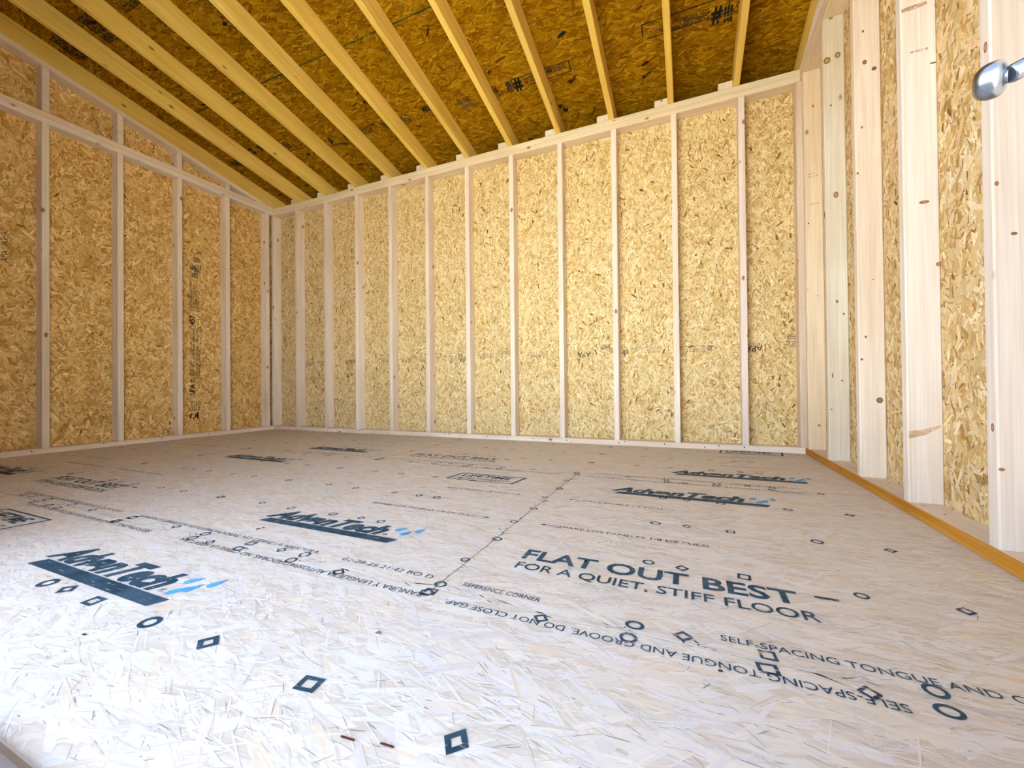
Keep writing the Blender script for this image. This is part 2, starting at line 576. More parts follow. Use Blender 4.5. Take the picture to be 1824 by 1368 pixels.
# ------------------------------------------------------------------ floor
floor = board('floor', None, (OXL, OYF, -0.20), (OXR, OYB, -0.0185), M['seam'], 0)
structure(floor, 'pale strand-board floor printed with dark blue lettering', 'floor')
IDM = Matrix.Identity(4)
G = 0.0016     # half of the open joint between panels
rows = [(OYF, 0.733, -0.503 + 1.219), (0.733, 1.952, -0.503), (1.952, OYB, -0.503 + 1.219)]
panels = []
for r, (y0, y1, xs) in enumerate(rows):
    x = xs - 2.438 * 2
    while x < OXR:
        a, b = max(x, OXL), min(x + 2.438, OXR)
        if b - a > 0.05:
            pp = slab('floor_panel', floor, IDM, [(a + G, y0 + G), (b - G, y0 + G), (b - G, y1 - G), (a + G, y1 - G)], 0.018, M['floor_sheet'])
            strands(pp, IDM, (a + G, y0 + G, b - G, y1 - G), CL_FLOOR, PAL_FLOOR, M['floor_strand'], 100 + len(panels), 0.0, 0.42, 0.0001, 0.0003, tilt=0.00002, vary=0.03)
            panels.append((a, b, y0, y1, pp))
        x += 2.438


def panel_at(x, y):
    for a, b, y0, y1, pp in panels:
        if a <= x <= b and y0 <= y <= y1:
            return pp
    return floor


# ------------------------------------------------------------------ wall shells
def wall_frame(o, mw):
    return mw


FB = frame((0, OYB, 0), (1, 0, 0), (0, 0, 1))            # faces -y
FL = frame((OXL, 0, 0), (0, 1, 0), (0, 0, 1))            # faces +x
FR = frame((OXR, 0, 0), (0, -1, 0), (0, 0, 1))           # faces -x, u = -y
FF = frame((0, OYF, 0), (-1, 0, 0), (0, 0, 1))           # faces +y, u = -x
ROOFT = roofz(YB, RDV)
FC = frame((0, YB, ROOFT), (1, 0, 0), (0, -math.cos(TH), math.sin(TH)))   # underside of the roof, faces down

wall_back = board('wall_back', None, (OXL - 0.02, OYB + 0.012, -0.20), (OXR + 0.02, OYB + 0.03, ZT), M['siding'], 0)
structure(wall_back, 'long back wall of pale strand board between upright pine studs', 'wall')
wall_left = slab('wall_left', None, FL @ Matrix.Translation((0, 0, -0.012)), [(OYF, -0.2), (OYB, -0.2), (OYB, roofz(OYB, RDV) + .03), (OYF, roofz(OYF, RDV) + .03)], 0.018, M['siding'])
structure(wall_left, 'brown strand-board side wall with a gable under the sloping rafters', 'wall')
wall_right = slab('wall_right', None, FR @ Matrix.Translation((0, 0, -0.012)), [(-OYB, -0.2), (-OYF, -0.2), (-OYF, roofz(OYF, RDV) + .03), (-OYB, roofz(OYB, RDV) + .03)], 0.018, M['siding'])
structure(wall_right, 'near side wall with deep pale studs and an orange-edged bottom plate', 'wall')
cl = (OYF - 0.25, OYB + 0.25)
ceiling = slab('ceiling', None, FC @ Matrix.Translation((0, 0, -0.012)), [(OXL - 0.2, -0.3), (OXR + 0.2, -0.3), (OXR + 0.2, 3.25), (OXL - 0.2, 3.25)], 0.02, M['siding'])
structure(ceiling, 'sloping orange strand-board roof deck carried on pine rafters', 'ceiling')

# ------------------------------------------------------------------ back wall
X0 = -3.3399
back_x = [X0 + i * SP for i in range(-1, 10)]
edges = [OXL] + [X0 - SP + T / 2 + 3 * SP * k for k in range(1, 4)] + [OXR]
top_b = ZT - 0.002
back_panels = []
for k in range(len(edges) - 1):
    a, b = edges[k], edges[k + 1]
    s = slab('wall_panel', wall_back, FB, [(a + .001, 0), (b - .001, 0), (b - .001, top_b), (a + .001, top_b)], 0.011, M['back_sheet'])
    strands(s, FB, (a + .001, 0.02, b - .001, top_b), CL_WALL, PAL_BACK, M['strand'], 200 + k, math.pi / 2, 0.75, tilt=0.0005)
    back_panels.append((a, b, s))
rnd = random.Random(4)


def tint():
    k = rnd.uniform(0.93, 1.03)
    return (k, k * rnd.uniform(0.97, 1.0), k * rnd.uniform(0.93, 1.0))


board('bottom_plate', wall_back, (OXL, YB, 0.0005), (OXR, OYB - .0005, T), M['pine'], tint=(0.98, 0.93, 0.87))
board('top_plate', wall_back, (XL + .0005, YB, ZT - 2 * T), (OXR, OYB - .0005, ZT - T - .0005), M['pine'], tint=(1.0, 0.95, 0.80))  # yellow tint holds the warm bounce light from the roof
board('top_plate', wall_back, (XL + .0005, YB, ZT - T + .0005), (OXR, OYB - .0005, ZT), M['pine'], tint=(0.95, 0.95, 0.74))  # roof bounce light put into this tint too
for i, x in enumerate(back_x):
    board('stud', wall_back, (x, YB, T), (x + T, OYB - .0005, ZT - 2 * T), M['pine'], tint=tint())
board('stud', wall_back, (XL - T, YB + .001, T), (XL, OYB - .0005, ZT - 2 * T), M['pine'], tint=tint())
board('stud', wall_back, (XR - T + .016, YB, T), (XR + .016, OYB - .0005, ZT - 2 * T), M['pine'], tint=(0.92, 0.84, 0.74))
# short blocks lying on the top plate beside the rafters
RAFT_X = [-3.717, -3.339, -2.933, -2.527, -2.123, -1.711, -1.313, -0.910, -0.508, -0.106, 0.292]
for i, x in enumerate(RAFT_X):
    board('blocking', wall_back, (x - 0.087, YB + .001, ZT + .0005), (x - .001, OYB - .001, ZT + 0.046), M['pine'], tint=(1.0, 0.98, 0.88))

# ------------------------------------------------------------------ left wall
left_y = [2.914 - SP * k for k in range(7)]
ledge = [OYF, left_y[3] + T / 2, left_y[0] + T]
left_panels = []
yb = [OYF, left_y[4] + T / 2, left_y[1] + T / 2, OYB]
for k in range(3):
    a, b = yb[k], yb[k + 1]
    ta, tb = roofz(a, RDV) - .004, roofz(b, RDV) - .004
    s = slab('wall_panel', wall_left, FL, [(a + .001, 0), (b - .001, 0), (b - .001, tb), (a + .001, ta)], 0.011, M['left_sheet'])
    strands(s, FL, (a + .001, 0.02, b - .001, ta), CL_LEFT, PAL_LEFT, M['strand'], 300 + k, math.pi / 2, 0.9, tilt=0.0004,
            inside=lambda u, v: v < ZT + SLOPE * (YB - u) + RDV - 0.06)
    left_panels.append((a, b, s))
board('bottom_plate', wall_left, (OXL + .0005, OYF, 0.0005), (XL, YB - .0005, T), M['pine'], tint=(0.97, 0.90, 0.82))
board('top_plate', wall_left, (OXL + .0005, OYF, ZT - 2 * T), (XL, YB - .0005, ZT - T - .0005), M['pine'])
board('top_plate', wall_left, (OXL + .0005, OYF, ZT - T + .0005), (XL, YB - .0005, ZT), M['pine'], tint=(1.0, 0.95, 0.82))
for y in left_y:
    board('stud', wall_left, (OXL + .0005, y, T), (XL, y + T, ZT - 2 * T), M['pine'], tint=tint())
for y in left_y[1:]:
    h0, h1 = roofz(y, -.039), roofz(y + T, -.039)
    prism('gable_stud', wall_left, [(y, ZT), (y + T, ZT), (y + T, h1), (y, h0)], OXL + .0005, XL, M['pine'], tint=tint(), bev=.0025)
yk = YB - .039 / SLOPE
prism('gable_plate', wall_left, [(OYF, roofz(OYF, -.039)), (yk, ZT + .0005), (YB - .005, ZT + .0005), (OYF, roofz(OYF, -.0008))], OXL + .0005, XL - .0005, M['pine'], tint=(0.97, 0.92, 0.80), bev=.001)

# ------------------------------------------------------------------ right wall
right_y = [2.92, 2.537, 2.13, 1.727, 1.308, 0.902, 0.495]
right_tint = [(0.98, 0.91, 0.76), (0.84, 0.86, 0.81), (0.92, 0.89, 0.85), (0.90, 0.89, 0.90), (0.84, 0.835, 0.86), (.9, .9, .9), (.9, .9, .9)]  # dulled and cooled to offset strong doorway light; second stud is really grey-green
right_label = [None, 'weathered grey-green stud with large round knots', None, 'wide pale stud with a long brown streak across its foot', None, None, None]
yb = [OYF, right_y[4] + T / 2 + .1, right_y[2] - .02 + T / 2, OYB]
right_panels = []
for k in range(3):
    a, b = yb[k], yb[k + 1]
    ta, tb = roofz(a, RDV) - .004, roofz(b, RDV) - .004
    s = slab('wall_panel', wall_right, FR, [(-b + .001, 0), (-a - .001, 0), (-a - .001, ta), (-b + .001, tb)], 0.011, M['left_sheet'])
    strands(s, FR, (-b + .001, 0.02, -a - .001, ta), CL_LEFT, PAL_RIGHT, M['strand'], 400 + k, math.pi / 2, 0.8, tilt=0.0004,
            inside=lambda u, v: v < ZT + SLOPE * (YB + u) + RDV - 0.06)
    right_panels.append((a, b, s))
bp = board('bottom_plate', wall_right, (XR, OYF, 0.0005), (OXR - .0005, YB - .0005, T), M['pine'], label='pale bottom plate with a rough orange-stained inner edge', tint=(0.97, 0.93, 0.89), key='orange')
bp.data.materials.append(M['stained'])
inv_n = bp.matrix_world.to_3x3()
for f in bp.data.polygons:
    if (frame((0, 0, 0), (0, 0, 1), (1, 0, 0)).to_3x3() @ f.normal).x < -0.5:
        f.material_index = 1
board('top_plate', wall_right, (XR, OYF, ZT - 2 * T), (OXR - .0005, YB - .0005, ZT - T - .0005), M['pine'], tint=(0.98, 0.92, 0.78))
board('top_plate', wall_right, (XR, OYF, ZT - T + .0005), (OXR - .0005, YB - .0005, ZT), M['pine'], tint=(0.98, 0.92, 0.78))
right_studs = []
for y, tn, lb in zip(right_y, right_tint, right_label):
    right_studs.append(board('stud', wall_right, (XR, y, T), (OXR - .0005, y + T, ZT - 2 * T), M['pine'], bev=.004, tint=tn, label=lb))
prism('gable_plate', wall_right, [(OYF, roofz(OYF, -.039)), (yk, ZT + .0005), (YB - .005, ZT + .0005), (OYF, roofz(OYF, -.0008))], XR + .0005, OXR - .0005, M['pine'], bev=.001)

# ------------------------------------------------------------------ roof
seam_v = (YB - 2.039) / math.cos(TH)
vb = [-0.29, seam_v, 2.86 / math.cos(TH) + .02]
ub = [[OXL, -2.508, -0.087, OXR], [OXL, -3.698, -1.294, OXR]]
roof_panels = []
for r in range(2):
    for k in range(3):
        a, b = ub[r][k], ub[r][k + 1]
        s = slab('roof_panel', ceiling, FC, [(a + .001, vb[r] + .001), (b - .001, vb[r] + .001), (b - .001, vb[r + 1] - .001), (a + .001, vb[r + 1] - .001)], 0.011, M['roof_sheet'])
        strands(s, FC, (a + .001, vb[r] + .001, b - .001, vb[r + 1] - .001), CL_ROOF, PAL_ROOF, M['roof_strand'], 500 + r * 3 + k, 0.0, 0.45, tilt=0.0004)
        roof_panels.append((a, b, vb[r], vb[r + 1], s))


def roof_at(u, v):
    for a, b, v0, v1, s in roof_panels:
        if a <= u <= b and v0 <= v <= v1:
            return s
    return ceiling


YE = OYB + 0.19                 # rafter tails reach out over the back eave
rp = [(OYF, roofz(OYF)), (YB, ZT + .0008), (OYB + .034, ZT + .0008), (OYB + .034, roofz(OYB + .034)), (YE, roofz(YE)), (YE, roofz(YE, RDV - .003)), (OYF, roofz(OYF, RDV - .003))]
for x in RAFT_X:
    prism('rafter', ceiling, rp, x, x + T, M['rafter'], tint=tint())
prism('rafter', ceiling, rp, XL - T, XL - .0003, M['rafter'], tint=(0.93, 0.9, 0.88))
prism('rafter', ceiling, rp, XR + .0003, XR + T, M['rafter'])

board('fascia', ceiling, (OXL - .15, YE + .002, roofz(YE) - .03), (OXR + .15, YE + .022, roofz(YE, RDV) - .006), M['siding'], 0)
board('soffit', ceiling, (OXL - .15, OYB + .032, roofz(YE) - .045), (OXR + .15, YE + .022, roofz(YE) - .031), M['siding'], 0)

# ------------------------------------------------------------------ front wall with the door opening
wall_front = slab('wall_front', None, FF @ Matrix.Translation((0, 0, -0.012)), [(-OXR, OPZ), (-OXL, OPZ), (-OXL, roofz(OYF, RDV)), (-OXR, roofz(OYF, RDV))], 0.018, M['siding'])
structure(wall_front, 'front wall over the open doorway', 'wall')
for a, b in ((OXL, OPX0 - T), (OPX1 + T, OXR)):
    slab('siding_panel', wall_front, FF @ Matrix.Translation((0, 0, -0.012)), [(-b, -.2), (-a, -.2), (-a, OPZ), (-b, OPZ)], 0.018, M['siding'])
for poly in ([(-OXR, 0), (-OPX1 - T, 0), (-OPX1 - T, OPZ), (-OXR, OPZ)], [(-OPX0 + T, 0), (-OXL, 0), (-OXL, OPZ), (-OPX0 + T, OPZ)], [(-OXR, OPZ + .001), (-OXL, OPZ + .001), (-OXL, roofz(OYF, RDV) - .01), (-OXR, roofz(OYF, RDV) - .01)]):
    slab('wall_panel', wall_front, FF, poly, 0.011, M['left_sheet'])
for x in (OXL + W, OXL + W + SP * 1, OXL + W + SP * 2, OXL + W + SP * 3, OXL + W + SP * 4, OPX0 - T, OPX1, OPX1 + .40):
    board('stud', wall_front, (x, OYF + .0005, T), (x + T, YF, OPZ if x in (OPX0 - T, OPX1) else 2.80), M['pine'], tint=tint())
board('bottom_plate', wall_front, (OXL + W, OYF + .0005, .0005), (OPX0, YF, T), M['pine'])
board('bottom_plate', wall_front, (OPX1, OYF + .0005, .0005), (OXR - W, YF, T), M['pine'])
board('header', wall_front, (OPX0 - T, OYF + .0005, OPZ + .0005), (OPX1 + T, YF, OPZ + 0.14), M['pine'])
board('top_plate', wall_front, (OXL + W, OYF + .0005, 2.80), (OXR - W, YF, 2.80 + T), M['pine'])

# aluminium threshold with a rounded inner lip and grooves
bm = bmesh.new()
prof = [(YF + .002, 0.0003), (YF + .001, .006), (YF - .003, .0095), (YF - .010, .011), (YF - .020, .0105), (YF - .026, .0105), (YF - .028, .006), (YF - .033, .006), (YF - .035, .0105),
        (YF - .060, .0115), (YF - .085, .0115), (YF - .100, .008), (YF - .112, -.02), (YF - .112, -.03), (YF - .105, -.03), (YF - .09, .0003)]
vl = [bm.verts.new((OPX0, y, z)) for y, z in prof]
vr = [bm.verts.new((OPX1, y, z)) for y, z in prof]
bm.faces.new(vl)
bm.faces.new(vr[::-1])
for i in range(len(prof)):
    j = (i + 1) % len(prof)
    bm.faces.new((vl[i], vl[j], vr[j], vr[i]))
bmesh.ops.recalc_face_normals(bm, faces=bm.faces[:])
me = bpy.data.meshes.new('threshold')
bm.to_mesh(me)
bm.free()
thr = link('trim_1', me, None, M['alu'])
structure(thr, 'grey aluminium door threshold with a rounded lip along the floor edge', 'threshold')

# ground outside
gm, nt, b, out = new_mat('grassy_ground')
tc = nt.nodes.new('ShaderNodeTexCoord')
nt.links.new(ramp(nt, [(0.35, (0.30, 0.285, 0.24)), (0.65, (0.43, 0.41, 0.35))], noise(nt, tc.outputs['Object'], 3.0, 6)), b.inputs['Base Color'])
ground = link('ground', mesh('ground', [(-40, -40, -.45), (40, -40, -.45), (40, 40, -.45), (-40, 40, -.45)], [(0, 1, 2, 3)]), None, gm)
structure(ground, 'open ground outside the doorway', 'ground')

# ------------------------------------------------------------------ floor print
RM = {k: ring_mesh(k, 0.0155, 0.0058) for k in ('circle', 'diamond', 'square')}
for k in RM:
    RM[k].materials.append(M['ink'])
RMB = {k: ring_mesh(k, 0.0152, 0.0070) for k in ('circle', 'diamond', 'square')}
for k in RMB:
    RMB[k].materials.append(M['ink'])
RMF = {}
for k in RM:
    RMF[k] = RM[k].copy()
    RMF[k].materials.clear()
    RMF[k].materials.append(M['ink_faint'])
rnd = random.Random(11)


def marks(y, phase, x0, x1):
    for kind, step in (('circle', 2.438 / 6), ('diamond', 2.438 / 5), ('square', 2.438 / 4)):
        k = math.ceil((x0 - phase) / step)
        while phase + k * step <= x1:
            x = phase + k * step
            skip = kind == 'circle' and abs(y - .427) < .01 and abs(x + .495) < .03
            if (abs(x - phase) > 0.03 or kind == 'circle') and not skip:
                jx, jy = rnd.uniform(-.006, .006), rnd.uniform(-.003, .003)
                big = 1.25 if abs(y - .427) < .01 else 1.0
                m = Matrix.Translation((x + jx, y + jy, 0)) @ Matrix.Rotation(rnd.uniform(-.15, .15), 4, 'Z') @ Matrix.Diagonal((big * rnd.uniform(.85, 1.1), big * rnd.uniform(.85, 1.1), 1, 1))
                link('fastener_mark', (RMB if big > 1 else RM if rnd.random() < .7 else RMF)[kind], panel_at(x, y), None, m)
            k += 1


PA = -0.503
PB = -0.503 + 1.219
marks(0.427, PB, -2.0, 0.6)
marks(0.7135, PB, -2.4, 0.6)
for y in (0.7525, 1.034, 1.341, 1.648, 1.932):
    marks(y, PA, -3.6 if y < 1.2 else -3.95, 0.62)
for y in (1.972, 2.27, 2.575, 2.88):
    marks(y, PB, -3.9, 0.62)
# marks that straddle the end joint
for y in (0.882, 1.19, 1.495, 1.80):
    link('fastener_mark', RM['circle'], panel_at(-0.515, y), None, Matrix.Translation((-0.512, y, 0)) @ Matrix.Diagonal((.8, .8, 1, 1)))


def fl(body, x0, y0, h, x1, mat='ink', bold=0.0, shear=0.0, flip=False, label=None):
    pp = panel_at((x0 + x1) / 2, y0)
    return write(body, pp, IDM, x0 if not flip else x1, y0, h, x1 - x0, M[mat], bold, shear, flip, 0.0011, 'printed_lettering', label)


def logo(x0, y0, s=1.0, drops=True, faint=False):
    """slanted bold word over a bar, with blue droplets to its right"""
    pp = panel_at(x0 + .25, y0 + .05)
    ink = M['ink']
    flat('printed_bar', pp, IDM, [[(x0 + .02 * s, y0), (x0 + .545 * s, y0), (x0 + .56 * s, y0 + .033 * s), (x0 + .035 * s, y0 + .033 * s)]], ink)
    write('AdvanTech', pp, IDM, x0, y0 + .042 * s, .070 * s, .485 * s, ink, 0.05, 0.38, label='bold slanted dark blue lettering')
    write('®', pp, IDM, x0 + .49 * s, y0 + .044 * s, .014 * s, None, ink, 0.0, 0.0)
    if drops:
        for dx, dy, a in ((.512, .098, .55), (.548, .075, .3), (.576, .108, .2), (.528, .055, .4)):
            d = [(0, 1.35), (-.38, .55), (-.55, -.05), (-.4, -.5), (0, -.68), (.4, -.5), (.55, -.05), (.38, .55)]
            r = .021 * s
            if dy == .055 and s > .99 and faint:
                continue
            flat('printed_droplet', pp, IDM, [[(x0 + dx * s + r * (px * math.cos(a) + py * math.sin(a)), y0 + dy * s + r * (py * math.cos(a) - px * math.sin(a))) for px, py in d]], M['ink_blue'], label='light blue droplet')


logo(-1.535, 0.454)
logo(-1.315, 0.896, faint=True)
logo(-0.296, 1.655)
logo(-0.085, 2.105)
logo(-2.745, 1.655)
logo(-2.535, 2.105)
logo(-3.765, 0.896)


def slogan(x0, y0):
    pp = panel_at(x0 + .2, y0)
    write('FLAT OUT BEST', pp, IDM, x0, y0 + .056, .056, .585, M['ink'], 0.022, 0, label='bold dark blue capitals')
    flat('printed_bar', pp, IDM, [[(x0 + .615, y0 + .099), (x0 + .655, y0 + .099), (x0 + .655, y0 + .107), (x0 + .615, y0 + .107)]], M['ink'])
    write('FOR A QUIET, STIFF FLOOR', pp, IDM, x0 + .004, y0, .034, .60, M['ink'], 0.008)


slogan(-0.388, 0.889)
slogan(-2.885, 0.889)
slogan(-1.62, 2.09)


def boxed(x0, y0, w=.345, h=.135):
    pp = panel_at(x0 + .2, y0)
    t = .007
    s = .02
    P = lambda a, b: (x0 + a + s * b / h, y0 + b)
    flat('printed_frame', pp, IDM, [[P(0, 0), P(w, 0), P(w, t), P(0, t)], [P(0, h - t), P(w, h - t), P(w, h), P(0, h)], [P(0, 0), P(t * 1.6, 0), P(t * 1.6, h), P(0, h)], [P(w - t * 1.6, 0), P(w, 0), P(w, h), P(w - t * 1.6, h)]], M['ink'])
    write('LIFETIME', pp, IDM, x0 + .045, y0 + .068, .048, .26, M['ink'], 0.02, .1)
    write('LIMITED WARRANTY', pp, IDM, x0 + .03, y0 + .025, .026, .285, M['ink'], 0.004)


boxed(-1.06, 1.645)
boxed(-2.31, 0.505)
boxed(0.172, 2.868)

SELF = 'SELF-SPACING TONGUE AND GROOVE. DO NOT CLOSE GAP.'
SPAN = 'RANURA Y LENGÜETA AUTOSPACIADORAS. NO CIERRE LA ABERTURA.'
fl(SELF, 0.045, 0.7655, 0.0165, 0.045 + 0.72)
fl('REFERENCE CORNER', -0.452, 0.7635, 0.0165, -0.276, 'ink_faint')
fl('02-28-25 21:42 BO D', -0.80, 0.7655, 0.0165, -0.532, 'ink_faint')
fl(SPAN, -1.72, 0.7685, 0.0165, -0.885, 'ink_faint')
fl(SELF, -2.60, 0.7685, 0.0165, -1.84, 'ink_faint')
fl(SELF, -0.452, 0.7045, 0.0165, 0.262, 'ink', flip=True)
fl(SPAN, -1.345, 0.7065, 0.0165, -0.508, 'ink', flip=True)
fl(SELF, -2.31, 0.7065, 0.0165, -1.50, 'ink_faint', flip=True)
# far tongue and groove joint
fl(SPAN, -0.45, 1.925, 0.0165, 0.40, 'ink_faint', flip=True)
fl(SELF, -1.32, 1.925, 0.0165, -0.58, 'ink_faint', flip=True)
fl(SPAN, -0.42, 1.985, 0.0165, 0.42, 'ink_faint')
fl(SELF, -1.66, 1.985, 0.0165, -0.92, 'ink_faint')
fl(SPAN, -2.62, 1.985, 0.0165, -1.78, 'ink_faint')


def arrow(x, y, d, w=.03):
    pp = panel_at(x + d * .01, y)
    flat('printed_arrow', pp, IDM, [[(x, y), (x + d * .016, y + .007), (x + d * .016, y - .007)], [(x + d * .016, y + .0018), (x + d * (.016 + w), y + .0018), (x + d * (.016 + w), y - .0018), (x + d * .016, y - .0018)]], M['ink'])


for x, y in ((-0.427, 1.199), (-0.421, 1.50)):
    arrow(x, y, 1)
fl('SEPARE LOS PANELES 1/8 DE PULG', -0.378, 1.189, 0.0165, 0.046, 'ink_faint')
fl('SPACE PANELS 1/8 INCH', -0.368, 1.491, 0.0165, -0.088, 'ink_faint')
arrow(-0.600, 1.196, -1, .012)
arrow(-0.612, 1.497, -1)
fl('SEPARE LOS PANELES 1/8 DE PULG', -1.088, 1.188, 0.0165, -0.65, 'ink_faint')
fl('SPACE PANELS 1/8 INCH', -0.952, 1.490, 0.0165, -0.668, 'ink_faint')
for x, y in ((0.55, 2.42), (0.53, 2.72), (-1.90, 2.42), (-1.90, 2.72)):
    fl('SPACE PANELS 1/8 INCH', x - .40, y - .008, 0.0165, x - .1, 'ink_faint')
fl('SEPARE LOS PANELES 1/8 DE PULG', -3.45, 1.189, .0165, -3.02, 'ink_faint')
fl('SEPARE LOS PANELES 1/8 DE PULG', -2.88, 1.189, .0165, -2.45, 'ink_faint')

# bits lying on the floor: bark chips, a screw
chip_me = box_mesh(.010, .005, .003, .001, 'chip')
for x, y, a, s, lb in ((-0.974, .359, .3, .7, 'small red-brown bark chip alone on bare floor before the nearest slanted logo print'),
                       (-1.211, .837, 1.1, 1.2, 'dark red bark chip near the second slanted logo print, lower of a touching pair'),
                       (-1.206, .850, .4, .8, 'paler red bark chip near the second slanted logo print, upper of a touching pair'),
                       (0.039, .681, .2, .6, 'tiny brown bark speck beside the upside-down lettering near the right of the floor'),
                       (-.385, .377, .1, 2.0, 'long thin bark sliver at the front floor edge, left one of two in a line'),
                       (-.334, .388, .1, 1.9, 'reddish bark sliver at the front floor edge, nearer the printed ring mark')):
    o = link('bark_chip', chip_me, None, M['chip'], Matrix.Translation((x, y, .0022)) @ Matrix.Rotation(a, 4, 'Z') @ Matrix.Diagonal((s, .75 if s < 1.5 else .45, .6, 1)))
    o['category'] = 'wood chip'
    o['group'] = 'bark chips on the floor'
    o['label'] = lb
bm = bmesh.new()
bmesh.ops.create_cone(bm, cap_ends=True, segments=12, radius1=.0055, radius2=.0048, depth=.0015)
for f in bm.faces:
    pass
me = bpy.data.meshes.new('screw')
bm.to_mesh(me)
bm.free()
link('screw_head', me, panel_at(-.204, 1.134), M['screw'], Matrix.Translation((-.204, 1.134, .0014)))
link('screw_head', me, panel_at(-.194, .60), M['screw'], Matrix.Translation((-.5, .56, .0014)))


# ------------------------------------------------------------------ stamps on the wall boards
def bp_at(x):
    for a, b, s in back_panels:
        if a <= x <= b:
            return s


for x, z in ((-3.60, .686), (-3.05, .690), (-2.36, .684), (-1.74, .674), (-0.68, .672), (0.45, .664)):
    write('APA', bp_at(x), FB, x, z + .020, .040, .10, M['stamp_faint'] if x < -2 else M['stamp'], .004, flip=True)
    flat('printed_bar', bp_at(x), FB, [[(x + .012, z - .022), (x + .016, z - .022), (x + .016, z + .030), (x + .012, z + .030)]], M['stamp'])
for x, z, s in ((-3.45, .684, .22), (-3.02, .690, .26), (-2.62, .690, .22), (-2.22, .684, .24), (-1.95, .680, .10), (-1.55, .686, .26), (-1.14, .682, .24), (-.80, .678, .06), (-.50, .684, .18), (-.28, .678, .20), (.02, .672, .26), (.34, .672, .12), (.60, .676, .11)):
    for j, tx in enumerate(('RATED SHEATHING', 'SIZED FOR SPACING', 'EXPOSURE 1')):
        write(tx, bp_at(x), FB, x + s / 2, z + .028 - j * .016, .009, s * (1 - .15 * j), M['stamp_faint'], .002, flip=True)
for x, z, w in ((-1.42, .700, .07), (-.60, .712, .07), (-1.85, .700, .05), (.585, .718, .06)):
    for j in range(3):
        flat('printed_bar', bp_at(x), FB, [[(x, z + .011 * j), (x + w, z + .011 * j), (x + w, z + .011 * j + .005), (x, z + .011 * j + .005)]], M['stamp_faint'])
write('LP', bp_at(-.42), FB, -.400, .692, .03, .05, M['stamp'], .01, flip=True)
write('O2', bp_at(.12), FB, .175, .694, .03, .05, M['stamp_faint'], .0, flip=True)


def stamp_column(sheet, mw, u, z0, d, top, mat, s=1.0, full=True):
    """a column of sheathing stamps read from below upwards; d = +1 when successive lines go to larger u"""
    a = math.pi / 2
    W_ = lambda tx, du, z, h, ln, b=.006: write(tx, sheet, mw, u + du * d + (h if d > 0 else 0), z, h * 1.2, ln, mat, b + .012, ang=a) if z + ln <= top else None
    W_('Q', .0, z0, .045, .05, .02)
    flat('printed_block', sheet, mw, [[(u + .052 * d, z0), (u + .066 * d, z0), (u + .066 * d, z0 + .06), (u + .052 * d, z0 + .06)]], mat)
    for k in range(4):
        W_('RATED', .006 + .02 * k, z0 + .075, .011, .09, .02 if k > 1 else .0)
    W_('APA', .0, z0 + .20, .036, .12, .015)
    W_('RATED SHEATHING  24/16', .0, z0 + .33, .015, .36)
    W_('7/16 CAT  PS 2  EXPOSURE 1', .024, z0 + .33, .015, .38)
    W_('SIZED FOR SPACING', .048, z0 + .36, .013, .30)
    W_('PANEL GRADE', .068, z0 + .40, .012, .24)
    W_('STRENGTH AXIS', .020, z0 + .71, .018, .12, .012)
    W_('THIS DIRECTION', .050, z0 + .71, .016, .12, .012)
    if z0 + .86 < top:
        for du in (.006, .085):
            flat('printed_arrow', sheet, mw, [[(u + du * d - .001, z0 + .70), (u + du * d + .001, z0 + .70), (u + du * d + .001, z0 + .85), (u + du * d - .001, z0 + .85)],
                                              [(u + du * d - .006, z0 + .70), (u + du * d, z0 + .688), (u + du * d + .006, z0 + .70)], [(u + du * d - .006, z0 + .85), (u + du * d + .006, z0 + .85), (u + du * d, z0 + .862)]], mat)
    W_('457', .0, z0 + .86, .036, .085, .012)
    if full:
        n0 = z0 + .99
        flat('printed_bar', sheet, mw, [[(u, n0), (u + .085 * d, n0), (u + .085 * d, n0 + .005), (u, n0 + .005)]], mat)
        for k in range(4):
            W_('SHEATHING SPAN SIZED FOR SPACING'[:32 - 4 * k], .0 + .02 * k, n0 + .02, .012, .27 - .05 * k, .016 if k == 0 else .004)
        for k, (z, ln) in enumerate(((.31, .08), (.31, .10), (.31, .09))):
            W_('RATED', .012 + .02 * k, n0 + z, .015, ln, .01)
        flat('printed_block', sheet, mw, [[(u + .004, n0 + .425), (u + .04 * d, n0 + .425), (u + .04 * d, n0 + .432), (u + .004, n0 + .432)], [(u + .034 * d, n0 + .33), (u + .04 * d, n0 + .33), (u + .04 * d, n0 + .43), (u + .034 * d, n0 + .43)]], mat)
        W_('NORD', .004, n0 + .34, .028, .08, .02)
        for k in range(3):
            W_('SPAN', .045 + .018 * k, n0 + .36, .012, .07, .012)
            W_('24/16', .03 + .018 * k, n0 + .45, .012, .05, .02)


stamp_column(left_panels[1][2], FL, 2.246, .166, 1, 1.75, M['stamp'])
stamp_column(right_panels[1][2], FR, -1.993, .166, 1, 1.0, M['stamp'], full=False)
for z, ln in ((.93, .06), (1.05, .2), (1.30, .16), (1.50, .14), (1.68, .12)):
    write('RATED SHEATHING', right_panels[1][2], FR, -1.975, z, .014, ln, M['stamp'], .014, ang=math.pi / 2)
for z, ln in ((1.40, .10), (1.29, .08)):
    write('APA', left_panels[0][2], FL, 1.16, z, .03, ln, M['stamp_faint'], .01, ang=math.pi / 2)


# ------------------------------------------------------------------ stamps on the roof deck
def rv(y):
    return (YB - y) / math.cos(TH)


def rtext(tx, u, y, h, w, mat='stamp', bold=.01, flip=False):
    return write(tx, roof_at(u, rv(y)), FC, u, rv(y) - h * .25, h * 1.5, w, M[mat], bold + .02, flip=flip)


